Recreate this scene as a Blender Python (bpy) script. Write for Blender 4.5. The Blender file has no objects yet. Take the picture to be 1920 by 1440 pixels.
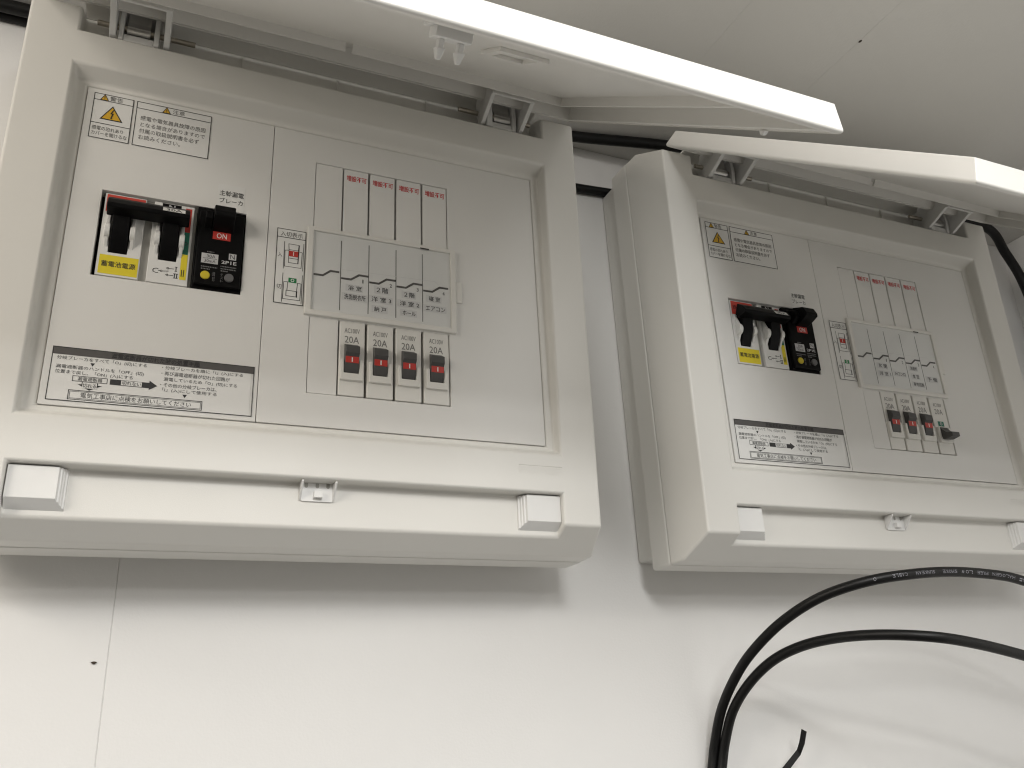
import bpy, bmesh, math, random
from mathutils import Matrix, Vector

# ------------------------------------------------------------------ camera, light, world
# Working unit: 1 u = 0.1 m.  x to the right, z up, d = distance out from the boards' inner panels.
U = 0.1
ZO = 2.2                      # height of the inner panels' top edge above the floor (m)
WALL = -1.145                 # the wall surface
CEIL = 1.496
RWALL = 12.62

def W(x, z, d):
    return Vector((x * U, -d * U, ZO + z * U))

scene = bpy.context.scene
coll = scene.collection

cam_d = bpy.data.cameras.new('camera')
cam_d.sensor_width = 36.0
cam_d.lens = 1605.3 / 1920 * 36.0
cam_d.clip_start = 0.01
cam_d.clip_end = 100
cam = bpy.data.objects.new('camera', cam_d)
coll.objects.link(cam)
_r = Vector((0.9179331, -0.3941899, -0.0448675))      # right   (x, -d, z)
_u = Vector((-0.1032129, -0.3464711, 0.9323652))      # up
_f = Vector((0.3830743, 0.8512180, 0.3587228))        # forward
_p = W(0.745138, -4.924374, 6.469061)
cam.matrix_world = Matrix(((_r.x, _u.x, -_f.x, _p.x), (_r.y, _u.y, -_f.y, _p.y),
                           (_r.z, _u.z, -_f.z, _p.z), (0, 0, 0, 1)))
scene.camera = cam

world = bpy.data.worlds.new('World')
scene.world = world
world.use_nodes = True
bg = world.node_tree.nodes['Background']
bg.inputs['Color'].default_value = (1.0, 0.925, 0.80, 1)
bg.inputs['Strength'].default_value = 0.085

def panel_light(name, x, z, d, sx, sy, power, color):
    l = bpy.data.lights.new(name, 'AREA')
    l.shape = 'RECTANGLE'
    l.size = sx * U
    l.size_y = sy * U
    l.energy = power
    l.color = color
    o = bpy.data.objects.new(name, l)
    o.location = W(x, z, d)
    coll.objects.link(o)
    return o
def point_fill(name, x, z, d, power, color, r):
    l = bpy.data.lights.new(name, 'POINT')
    l.energy = power
    l.color = color
    l.shadow_soft_size = r * U
    o = bpy.data.objects.new(name, l)
    o.location = W(x, z, d)
    coll.objects.link(o)
NEUTRAL, WARM = (1.0, 0.99, 0.965), (1.0, 0.925, 0.825)
# overhead panels in front; the far one and side ones are added fill
panel_light('key_fill_panel', 2.3, 1.44, 13.8, 2.4, 5.0, 15.0, NEUTRAL)
panel_light('key_fill_panel', 2.3, 1.44, 21.5, 2.4, 5.0, 16.0, NEUTRAL)
panel_light('key_fill_panel', 2.3, 1.44, 8.0, 1.6, 2.4, 2.1, NEUTRAL)
panel_light('key_fill_panel', 8.0, 1.44, 9.0, 3.0, 3.0, 3.8, NEUTRAL)
panel_light('key_fill_panel', -8.0, 1.44, 9.0, 3.0, 3.0, 4.0, WARM)
# unseen fills added for sideways light near the middle and from the left
point_fill('side_fill', 2.3, 0.95, 9.5, 3.4, NEUTRAL, 0.8)
point_fill('side_fill', -8.0, 0.9, 9.0, 11.0, WARM, 1.5)
point_fill('side_fill', -8.0, 0.9, 3.5, 5.0, WARM, 1.5)
point_fill('side_fill', -8.0, -1.5, 6.0, 8.0, WARM, 1.5)

scene.render.engine = 'CYCLES'
scene.cycles.use_denoising = True
scene.cycles.filter_width = 1.15
scene.cycles.max_bounces = 8
scene.cycles.diffuse_bounces = 5
scene.cycles.transparent_max_bounces = 8
scene.cycles.caustics_reflective = False
scene.cycles.caustics_refractive = False
scene.view_settings.view_transform = 'Standard'
scene.view_settings.look = 'None'
scene.view_settings.exposure = 0.0
scene.view_settings.gamma = 1.0
scene.view_settings.use_curve_mapping = False

# ------------------------------------------------------------------ materials
def mat(name, rgb, rough=0.45, metal=0.0, bump=0.0, bscale=900.0, var=0.0, vscale=14.0, spec=0.5, rvar=0.0):
    m = bpy.data.materials.new(name)
    m.use_nodes = True
    nt = m.node_tree
    p = nt.nodes['Principled BSDF']
    p.inputs['Base Color'].default_value = (*rgb, 1)
    p.inputs['Roughness'].default_value = rough
    p.inputs['Metallic'].default_value = metal
    p.inputs['Specular IOR Level'].default_value = spec
    tc = nt.nodes.new('ShaderNodeTexCoord')
    if var > 0 or rvar > 0:
        n = nt.nodes.new('ShaderNodeTexNoise')
        n.inputs['Scale'].default_value = vscale
        n.inputs['Detail'].default_value = 5
        n.inputs['Roughness'].default_value = 0.6
        nt.links.new(tc.outputs['Object'], n.inputs['Vector'])
        if var > 0:
            cr = nt.nodes.new('ShaderNodeMix')
            cr.data_type = 'RGBA'
            cr.inputs['A'].default_value = (*[c * (1 - var) for c in rgb], 1)
            cr.inputs['B'].default_value = (*[min(1, c * (1 + var)) for c in rgb], 1)
            nt.links.new(n.outputs['Fac'], cr.inputs['Factor'])
            nt.links.new(cr.outputs['Result'], p.inputs['Base Color'])
        if rvar > 0:
            mr = nt.nodes.new('ShaderNodeMapRange')
            mr.inputs['To Min'].default_value = rough - rvar
            mr.inputs['To Max'].default_value = rough + rvar
            nt.links.new(n.outputs['Fac'], mr.inputs['Value'])
            nt.links.new(mr.outputs['Result'], p.inputs['Roughness'])
    if bump > 0:
        n2 = nt.nodes.new('ShaderNodeTexNoise')
        n2.inputs['Scale'].default_value = bscale
        n2.inputs['Detail'].default_value = 2
        b = nt.nodes.new('ShaderNodeBump')
        b.inputs['Strength'].default_value = bump
        b.inputs['Distance'].default_value = 0.0004
        nt.links.new(tc.outputs['Object'], n2.inputs['Vector'])
        nt.links.new(n2.outputs['Fac'], b.inputs['Height'])
        nt.links.new(b.outputs['Normal'], p.inputs['Normal'])
    return m

MT = dict(
    plastic=mat('moulded_plastic', (0.78, 0.77, 0.735), 0.42, bump=0.12, bscale=1500, var=0.02, rvar=0.08),
    panel=mat('panel_plastic', (0.79, 0.785, 0.765), 0.5, bump=0.12, bscale=1700, var=0.015, rvar=0.06),
    door=mat('door_plastic', (0.79, 0.78, 0.75), 0.38, bump=0.05, bscale=1400, var=0.02, rvar=0.1),
    white=mat('white_plastic', (0.83, 0.83, 0.82), 0.35, bump=0.08, var=0.03, vscale=40, rvar=0.08),
    switch=mat('switch_plastic', (0.79, 0.79, 0.775), 0.4, var=0.02),
    greyplastic=mat('grey_plastic', (0.46, 0.455, 0.43), 0.5),
    wall=mat('wall_paint', (0.80, 0.795, 0.785), 0.62, bump=0.25, bscale=420, var=0.025, vscale=5, rvar=0.08),
    sidewall=mat('side_wall_paint', (0.80, 0.795, 0.785), 0.65, bump=0.25, bscale=420, var=0.02, vscale=5),
    ceil=mat('ceiling_board', (0.64, 0.63, 0.605), 0.8, bump=0.5, bscale=260, var=0.03, vscale=9),
    paper=mat('label_paper', (0.80, 0.80, 0.785), 0.5, var=0.01),
    tape=mat('label_tape', (0.76, 0.76, 0.76), 0.4),
    card=mat('circuit_card', (0.85, 0.85, 0.84), 0.5),
    ink=mat('black_ink', (0.03, 0.03, 0.032), 0.5),
    greyink=mat('grey_ink', (0.085, 0.082, 0.08), 0.5),
    printgrey=mat('grey_print', (0.19, 0.185, 0.185), 0.5),
    band=mat('grey_band', (0.095, 0.09, 0.088), 0.5),
    redink=mat('red_ink', (0.60, 0.028, 0.035), 0.45),
    red=mat('red_print', (0.52, 0.04, 0.03), 0.4),
    redsticker=mat('red_sticker', (0.60, 0.065, 0.045), 0.4),
    darkred=mat('dark_red_ink', (0.14, 0.008, 0.008), 0.5),
    yellow=mat('yellow_sticker', (0.80, 0.66, 0.035), 0.4),
    amber=mat('amber_print', (0.72, 0.43, 0.035), 0.45),
    dotyellow=mat('yellow_button', (0.62, 0.50, 0.03), 0.4),
    green=mat('green_print', (0.02, 0.23, 0.075), 0.45),
    teal=mat('teal_print', (0.012, 0.17, 0.11), 0.45),
    black=mat('black_plastic', (0.004, 0.004, 0.0045), 0.45, bump=0.1, bscale=1200, spec=0.12),
    charcoal=mat('charcoal_plastic', (0.085, 0.084, 0.083), 0.42, bump=0.1, bscale=1200, spec=0.3),
    dark=mat('recess_shade', (0.03, 0.028, 0.025), 0.8),  # dark colour standing in for shade behind gaps and in the notch
    greybutton=mat('grey_button', (0.13, 0.13, 0.135), 0.45),
    paleprint=mat('pale_print', (0.55, 0.55, 0.56), 0.5),
    dimprint=mat('dim_print', (0.17, 0.17, 0.175), 0.5),
    steel=mat('spring_steel', (0.78, 0.77, 0.75), 0.34, metal=1.0),
    pin=mat('pin_steel', (0.50, 0.46, 0.40), 0.38, metal=1.0),
    cable=mat('cable_rubber', (0.006, 0.006, 0.006), 0.42, bump=0.25, bscale=700, rvar=0.12, vscale=60, spec=0.3),
    cableprint=mat('cable_print', (0.24, 0.24, 0.27), 0.5),
    speck=mat('dark_speck', (0.05, 0.035, 0.025), 0.8),
)
# clear cover over the circuit card: thin sheet, mostly see-through with a weak gloss
m = bpy.data.materials.new('clear_cover')
m.use_nodes = True
nt = m.node_tree
for n in list(nt.nodes):
    nt.nodes.remove(n)
o_ = nt.nodes.new('ShaderNodeOutputMaterial')
tr = nt.nodes.new('ShaderNodeBsdfTransparent')
tr.inputs['Color'].default_value = (0.965, 0.97, 0.97, 1)
gl = nt.nodes.new('ShaderNodeBsdfGlossy')
gl.inputs['Roughness'].default_value = 0.06
lw = nt.nodes.new('ShaderNodeLayerWeight')
lw.inputs['Blend'].default_value = 0.5
pw = nt.nodes.new('ShaderNodeMath')
pw.operation = 'POWER'
pw.inputs[1].default_value = 4.0
ad = nt.nodes.new('ShaderNodeMath')
ad.operation = 'MULTIPLY_ADD'
ad.inputs[1].default_value = 0.8
ad.inputs[2].default_value = 0.04
nt.links.new(lw.outputs['Facing'], pw.inputs[0])
nt.links.new(pw.outputs[0], ad.inputs[0])
fr = ad
mx = nt.nodes.new('ShaderNodeMixShader')
nt.links.new(fr.outputs[0], mx.inputs[0])
nt.links.new(tr.outputs[0], mx.inputs[1])
nt.links.new(gl.outputs[0], mx.inputs[2])
nt.links.new(mx.outputs[0], o_.inputs['Surface'])
MT['clear'] = m

# ------------------------------------------------------------------ mesh builder
ORG = [0.0, 0.0, 0.0]        # origin (x, z, d) of the thing being built
_glyph = {}
def glyphs(s, bold=0.0):
    """2-D outline mesh of a line of text, normalised to its own box: (verts, faces, width/height)."""
    k = (s, bold)
    if k not in _glyph:
        cu = bpy.data.curves.new('t', 'FONT')
        cu.body = s
        cu.resolution_u = 2
        cu.offset = bold
        ob = bpy.data.objects.new('t', cu)
        me = bpy.data.meshes.new_from_object(ob)
        vs = [(v.co.x, v.co.y) for v in me.vertices]
        fs = [tuple(p.vertices) for p in me.polygons]
        bpy.data.objects.remove(ob)
        bpy.data.curves.remove(cu)
        bpy.data.meshes.remove(me)
        if not vs:
            vs = [(0, 0), (1, 0), (0, 1)]
            fs = [(0, 1, 2)]
        x0 = min(v[0] for v in vs); x1 = max(v[0] for v in vs)
        y0 = min(v[1] for v in vs); y1 = max(v[1] for v in vs)
        w = max(x1 - x0, 1e-6); h = max(y1 - y0, 1e-6)
        _glyph[k] = ([((a - x0) / w, (b - y0) / h) for a, b in vs], fs, w / h)
    return _glyph[k]

class MB:
    def __init__(self):
        self.v = []
        self.f = []
    def add(self, vs, fs):
        o = len(self.v)
        self.v += [tuple(p) for p in vs]
        self.f += [tuple(o + i for i in f) for f in fs]
        return self
    def box(self, x0, x1, z0, z1, d0, d1):
        vs = [(x, z, d) for d in (d0, d1) for z in (z0, z1) for x in (x0, x1)]
        return self.add(vs, [(1, 0, 2, 3), (4, 5, 7, 6), (0, 1, 5, 4), (3, 2, 6, 7), (2, 0, 4, 6), (1, 3, 7, 5)])
    def rect(self, x0, x1, z0, z1, d):
        return self.add([(x0, z0, d), (x1, z0, d), (x1, z1, d), (x0, z1, d)], [(0, 1, 2, 3)])
    def poly(self, pts, d):
        """flat polygon facing out; pts counter-clockwise (x, z)"""
        a = sum(pts[i][0] * pts[(i + 1) % len(pts)][1] - pts[(i + 1) % len(pts)][0] * pts[i][1] for i in range(len(pts)))
        if a < 0:
            pts = pts[::-1]
        return self.add([(x, z, d) for x, z in pts], [tuple(range(len(pts)))])
    def line(self, x0, z0, x1, z1, d, w=0.006):
        l = math.hypot(x1 - x0, z1 - z0)
        nx, nz = -(z1 - z0) / l * w / 2, (x1 - x0) / l * w / 2
        ex, ez = (x1 - x0) / l * w / 2, (z1 - z0) / l * w / 2
        return self.poly([(x0 - ex - nx, z0 - ez - nz), (x1 + ex - nx, z1 + ez - nz), (x1 + ex + nx, z1 + ez + nz), (x0 - ex + nx, z0 - ez + nz)], d)
    def outline(self, pts, d, w=0.006):
        for i in range(len(pts)):
            a, b = pts[i], pts[(i + 1) % len(pts)]
            self.line(*a, *b, d, w)
        return self
    def frame(self, x0, x1, z0, z1, d, w=0.006):
        return self.outline([(x0, z0), (x1, z0), (x1, z1), (x0, z1)], d, w)
    def disc(self, x, z, r, d, n=20):
        return self.poly([(x + r * math.cos(2 * math.pi * i / n), z + r * math.sin(2 * math.pi * i / n)) for i in range(n)], d)
    def ring(self, x, z, r, d, w=0.006, n=20):
        vs = []
        for i in range(n):
            a = 2 * math.pi * i / n
            vs += [(x + (r - w / 2) * math.cos(a), z + (r - w / 2) * math.sin(a), d), (x + (r + w / 2) * math.cos(a), z + (r + w / 2) * math.sin(a), d)]
        return self.add(vs, [(2 * i, 2 * i + 1, 2 * ((i + 1) % n) + 1, 2 * ((i + 1) % n)) for i in range(n)])
    def text(self, s, x0, x1, z0, z1, d, bold=0.0, fd=None):
        vs, fs, _ = glyphs(s, bold)
        if fd is None:
            return self.add([(x0 + (x1 - x0) * a, z0 + (z1 - z0) * b, d) for a, b in vs], fs)
        return self.add([fd(x0 + (x1 - x0) * a, z0 + (z1 - z0) * b) for a, b in vs], fs)
    def extx(self, prof, x0, x1):
        """extrude a (z, d) profile along x"""
        n = len(prof)
        vs = [(x0, z, d) for z, d in prof] + [(x1, z, d) for z, d in prof]
        fs = [tuple(range(n))[::-1], tuple(range(n, 2 * n))]
        fs += [(i, (i + 1) % n, n + (i + 1) % n, n + i) for i in range(n)]
        return self.add(vs, fs)
    def extd(self, pts, d0, d1):
        """extrude an (x, z) outline along d"""
        n = len(pts)
        vs = [(x, z, d0) for x, z in pts] + [(x, z, d1) for x, z in pts]
        fs = [tuple(range(n))[::-1], tuple(range(n, 2 * n))]
        fs += [(i, (i + 1) % n, n + (i + 1) % n, n + i) for i in range(n)]
        return self.add(vs, fs)
    def cylx(self, x0, x1, z, d, r, n=20):
        return self.extx([(z + r * math.cos(2 * math.pi * i / n), d + r * math.sin(2 * math.pi * i / n)) for i in range(n)], x0, x1)
    def cyld(self, x, z, r, d0, d1, n=24):
        return self.extd([(x + r * math.cos(2 * math.pi * i / n), z + r * math.sin(2 * math.pi * i / n)) for i in range(n)], d0, d1)
    def plate(self, xs, zs, holes, d0, d1):
        """plate with rectangular holes on a grid; front at d1, walls down to d0"""
        nx, nz = len(xs) - 1, len(zs) - 1
        solid = lambda i, j: 0 <= i < nx and 0 <= j < nz and (i, j) not in holes
        idx = {}
        def vid(i, j, d):
            k = (i, j, d)
            if k not in idx:
                idx[k] = len(self.v)
                self.v.append((xs[i], zs[j], d))
            return idx[k]
        for i in range(nx):
            for j in range(nz):
                if not solid(i, j):
                    continue
                self.f.append((vid(i, j, d1), vid(i + 1, j, d1), vid(i + 1, j + 1, d1), vid(i, j + 1, d1)))
                for (a, b, di, dj) in (((i, j), (i + 1, j), 0, -1), ((i + 1, j), (i + 1, j + 1), 1, 0), ((i + 1, j + 1), (i, j + 1), 0, 1), ((i, j + 1), (i, j), -1, 0)):
                    if not solid(i + di, j + dj):
                        self.f.append((vid(*b, d1), vid(*a, d1), vid(*a, d0), vid(*b, d0)))
        return self
    def tube(self, pts, r, n=14):
        P = [Vector(p) for p in pts]
        m = len(P)
        T = [(P[min(i + 1, m - 1)] - P[max(i - 1, 0)]).normalized() for i in range(m)]
        up = Vector((0, 0, 1)) if abs(T[0].z) < 0.9 else Vector((0, 1, 0))
        N = T[0].cross(up).normalized()
        o = len(self.v)
        for i in range(m):
            N = (N - T[i] * N.dot(T[i])).normalized()
            B = T[i].cross(N)
            for k in range(n):
                a = 2 * math.pi * k / n
                q = P[i] + (N * math.cos(a) + B * math.sin(a)) * r
                self.v.append(tuple(q))
        for i in range(m - 1):
            for k in range(n):
                k2 = (k + 1) % n
                self.f.append((o + i * n + k, o + i * n + k2, o + (i + 1) * n + k2, o + (i + 1) * n + k))
        self.f.append(tuple(o + k for k in range(n))[::-1])
        self.f.append(tuple(o + (m - 1) * n + k for k in range(n)))
        return self
    def build(self, name, material, parent=None, bevel=0.0, seg=2, smooth=False, recalc=False, weld=False):
        me = bpy.data.meshes.new(name)
        me.from_pydata([((x - ORG[0]) * U, -(d - ORG[2]) * U, (z - ORG[1]) * U) for x, z, d in self.v], [], self.f)
        if recalc or weld or bevel:
            bm = bmesh.new()
            bm.from_mesh(me)
            if weld:
                bmesh.ops.remove_doubles(bm, verts=bm.verts, dist=1e-6)
            bmesh.ops.recalc_face_normals(bm, faces=bm.faces)
            bm.to_mesh(me)
            bm.free()
        me.materials.append(MT[material])
        if smooth:
            for p in me.polygons:
                p.use_smooth = True
        o = bpy.data.objects.new(name, me)
        coll.objects.link(o)
        if parent is not None:
            o.parent = parent
        if bevel:
            b = o.modifiers.new('bevel', 'BEVEL')
            b.width = bevel * U
            b.segments = seg
            b.limit_method = 'ANGLE'
            b.angle_limit = math.radians(18)
            b.harden_normals = True
            for p in me.polygons:
                p.use_smooth = True
        return o

def spline(P, k=10):
    """Catmull-Rom through the points"""
    P = [Vector(p) for p in P]
    out = []
    for i in range(len(P) - 1):
        a = P[i - 1] if i else P[0] * 2 - P[1]
        b, c = P[i], P[i + 1]
        d = P[i + 2] if i + 2 < len(P) else P[-1] * 2 - P[-2]
        for j in range(k):
            t = j / k
            out.append(0.5 * (2 * b + (c - a) * t + (2 * a - 5 * b + 4 * c - d) * t * t + (-a + 3 * b - 3 * c + d) * t ** 3))
    out.append(P[-1])
    return out

def thing(name, label, cat, loc, group=None):
    o = bpy.data.objects.new(name, None)
    o.empty_display_size = 0.02
    o.location = loc
    coll.objects.link(o)
    o['label'] = label
    o['category'] = cat
    if group:
        o['group'] = group
    return o
def tag(o, label, cat, group=None):
    o['label'] = label
    o['category'] = cat
    if group:
        o['group'] = group
    return o
def structure(o):
    o['kind'] = 'structure'
    return o

# ------------------------------------------------------------------ the setting
ORG[:] = [0.0, 0.0, 0.0]
def place(o):
    o.location = (0, 0, ZO)
    return o
SEAM = 0.63
m = MB()
m.box(-14, SEAM - 0.003, -22, CEIL, WALL - 0.3, WALL)
m.box(SEAM + 0.003, RWALL, -22, CEIL, WALL - 0.3, WALL)
m.box(SEAM - 0.02, SEAM + 0.02, -22, CEIL, WALL - 0.3, WALL - 0.008)
wall = structure(place(m.build('wall', 'wall', bevel=0.004)))
pts = [(0.537 + 0.018 * math.cos(a) * (1 + 0.4 * math.sin(3 * a)), -4.418 + 0.010 * math.sin(a)) for a in [i * 0.5236 for i in range(12)]]
MB().extd(pts, WALL - 0.002, WALL + 0.012).build('nail_mark', 'speck', wall)
m = MB().box(RWALL, RWALL + 0.4, -22, CEIL, WALL - 0.3, 26)
structure(place(m.build('side_wall', 'sidewall')))
m = MB()
for x0, x1 in ((-14, 5.740), (5.742, 7.170), (7.172, RWALL + 0.4)):
    m.box(x0, x1, CEIL + 0.004, CEIL + 0.3, WALL - 0.3, 26)
m.box(5.72, 7.19, CEIL + 0.010, CEIL + 0.2, WALL - 0.3, 26)
ceiling = structure(place(m.build('ceiling', 'ceil')))
sp = MB()
sp.add([(7.18 + 0.016 * math.cos(i), CEIL + 0.001, 1.50 + 0.022 * math.sin(i)) for i in (0, 0.7, 1.4, 2.1, 2.8, 3.5, 4.2, 4.9, 5.6)], [tuple(range(9))])
sp.build('stain', 'speck', ceiling)

# ------------------------------------------------------------------ distribution board
BX = [1.859, 2.103, 2.340, 2.586, 2.834, 3.077]     # column lines of the branch area
XC = 1.97
F = lambda z: 0.075 + (z + 3.46) * 0.0165            # front face of the cover

def tri_mark(ink, fill, x, z0, h, w, d):
    """small warning triangle with an exclamation mark"""
    fill.poly([(x - w / 2, z0), (x + w / 2, z0), (x, z0 + h)], d)
    ink.outline([(x - w / 2, z0), (x + w / 2, z0), (x, z0 + h)], d + 0.001, 0.005)
    ink.rect(x - 0.003, x + 0.003, z0 + h * 0.3, z0 + h * 0.68, d + 0.0012)
    ink.rect(x - 0.003, x + 0.003, z0 + h * 0.12, z0 + h * 0.22, d + 0.0012)

def make_cover(board):
    x0, x1, x2, x3 = -0.485, -0.115, 4.05, 4.405
    zs = [-3.46, -3.19, -2.85, 0.12, 0.44, 0.67]
    m = MB()
    def q(*pts):
        m.add(pts, [tuple(range(len(pts)))])
    P = lambda x, z: (x, z, F(z))
    for a, b in ((x0, x1), (x2, x3)):
        for j in range(5):
            q(P(a, zs[j]), P(b, zs[j]), P(b, zs[j + 1]), P(a, zs[j + 1]))
    for j in (1, 3):
        q(P(x1, zs[j]), P(x2, zs[j]), P(x2, zs[j + 1]), P(x1, zs[j + 1]))
    # opening: sloped reveal, floor ring, edge
    O = [P(x1, zs[2]), P(x2, zs[2]), P(x2, zs[3]), P(x1, zs[3])]
    I = [(-0.096, -2.80, 0), (4.034, -2.80, 0), (4.034, 0.050, 0), (-0.096, 0.050, 0)]
    E = [(-0.0045, -2.7525, 0), (3.9545, -2.7525, 0), (3.9545, 0.0045, 0), (-0.0045, 0.0045, 0)]
    G = [(x, z, -0.12) for x, z, d in E]
    for A, B in ((O, I), (I, E), (E, G)):
        for k in range(4):
            q(A[k], A[(k + 1) % 4], B[(k + 1) % 4], B[k])
    # hinge pocket, open at the top
    T = lambda d: 0.67 + (F(0.67) - d) / (F(0.67) + 0.29) * 0.21
    zt = T(-0.14)
    prof = [(0.44, F(0.44)), (0.44, -0.09), (0.50, -0.14), (zt, -0.14)]
    for a, b in zip(prof, prof[1:]):
        q((x1, *a), (x2, *a), (x2, *b), (x1, *b))
    for x in (x1, x2):
        q(*[(x, *p) for p in prof], (x, 0.67, F(0.67)))
    # latch notch, open at the bottom
    zb = -3.46 - 0.2 * (0.075 + 0.07) / (0.075 + 0.29)
    q((x1, -3.19, F(-3.19)), (x2, -3.19, F(-3.19)), (x2, -3.19, -0.07), (x1, -3.19, -0.07))
    q((x1, -3.19, -0.07), (x2, -3.19, -0.07), (x2, zb, -0.07), (x1, zb, -0.07))
    for x in (x1, x2):
        q((x, -3.19, F(-3.19)), (x, -3.19, -0.07), (x, zb, -0.07), P(x, -3.46))
    # sloping rims back to the bend
    c0, c3, cb, ct, cd = -0.545, 4.485, -3.66, 0.88, -0.29
    q(P(x0, 0.67), P(x1, 0.67), (x1, zt, -0.14), (x1, ct, cd), (c0, ct, cd))
    q((x1, zt, -0.14), (x2, zt, -0.14), (x2, ct, cd), (x1, ct, cd))
    q(P(x2, 0.67), P(x3, 0.67), (c3, ct, cd), (x2, ct, cd), (x2, zt, -0.14))
    q(P(x1, -3.46), P(x0, -3.46), (c0, cb, cd), (x1, cb, cd), (x1, zb, -0.07))
    q((x2, zb, -0.07), (x1, zb, -0.07), (x1, cb, cd), (x2, cb, cd))
    q(P(x3, -3.46), P(x2, -3.46), (x2, zb, -0.07), (x2, cb, cd), (c3, cb, cd))
    q(*[P(x0, z) for z in zs], (c0, ct, cd), (c0, cb, cd))
    q(*[P(x3, z) for z in zs], (c3, ct, cd), (c3, cb, cd))
    s0, s3, sb, st, sd = -0.550, 4.490, -3.665, 0.885, -0.484
    q((c0, cb, cd), (c0, ct, cd), (s0, st, sd), (s0, sb, sd))
    q((c3, cb, cd), (c3, ct, cd), (s3, st, sd), (s3, sb, sd))
    q((c0, ct, cd), (x1, ct, cd), (x2, ct, cd), (c3, ct, cd), (s3, st, sd), (s0, st, sd))
    q((c0, cb, cd), (x1, cb, cd), (x2, cb, cd), (c3, cb, cd), (s3, sb, sd), (s0, sb, sd))
    fc = m.build('front_cover', 'plastic', board, bevel=0.034, seg=4, weld=True)
    # added unseen strip: blocks light leaking into the pocket behind the lid
    MB().extx([(zt - 0.004, -0.139), (zt + 0.004, 0.25), (zt + 0.020, 0.25), (zt + 0.020, -0.139)], x1, x2).build('light_baffle', 'plastic', fc, recalc=True)
    # reinforcing ribs in the hinge pocket
    for x in (1.18, 2.05, 2.93):
        MB().extx([(0.545, -0.141), (0.56, -0.115), (0.76, -0.115), (0.79, -0.141)], x - 0.008, x + 0.008).build('rib', 'plastic', fc)
    # embossed maker's line and lettering, same plastic
    fd = lambda x, z: (x, z, F(z) + 0.003)
    e = MB()
    e.add([(3.645, -2.958, F(-2.958) + 0.004), (4.055, -2.958, F(-2.958) + 0.004), (4.055, -2.964, F(-2.964) + 0.0), (3.645, -2.964, F(-2.964) + 0.0)], [(0, 3, 2, 1)])
    for a, b, ch in ((3.65, 3.715, 'F'), (3.73, 3.80, 'U'), (3.815, 3.88, 'P'), (3.895, 3.965, 'C'), (3.98, 4.04, 'F')):
        e.text(ch, a, b, -3.03, -2.972, 0, fd=fd)
    e.build('embossed_mark', 'plastic', fc)
    return fc

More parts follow.
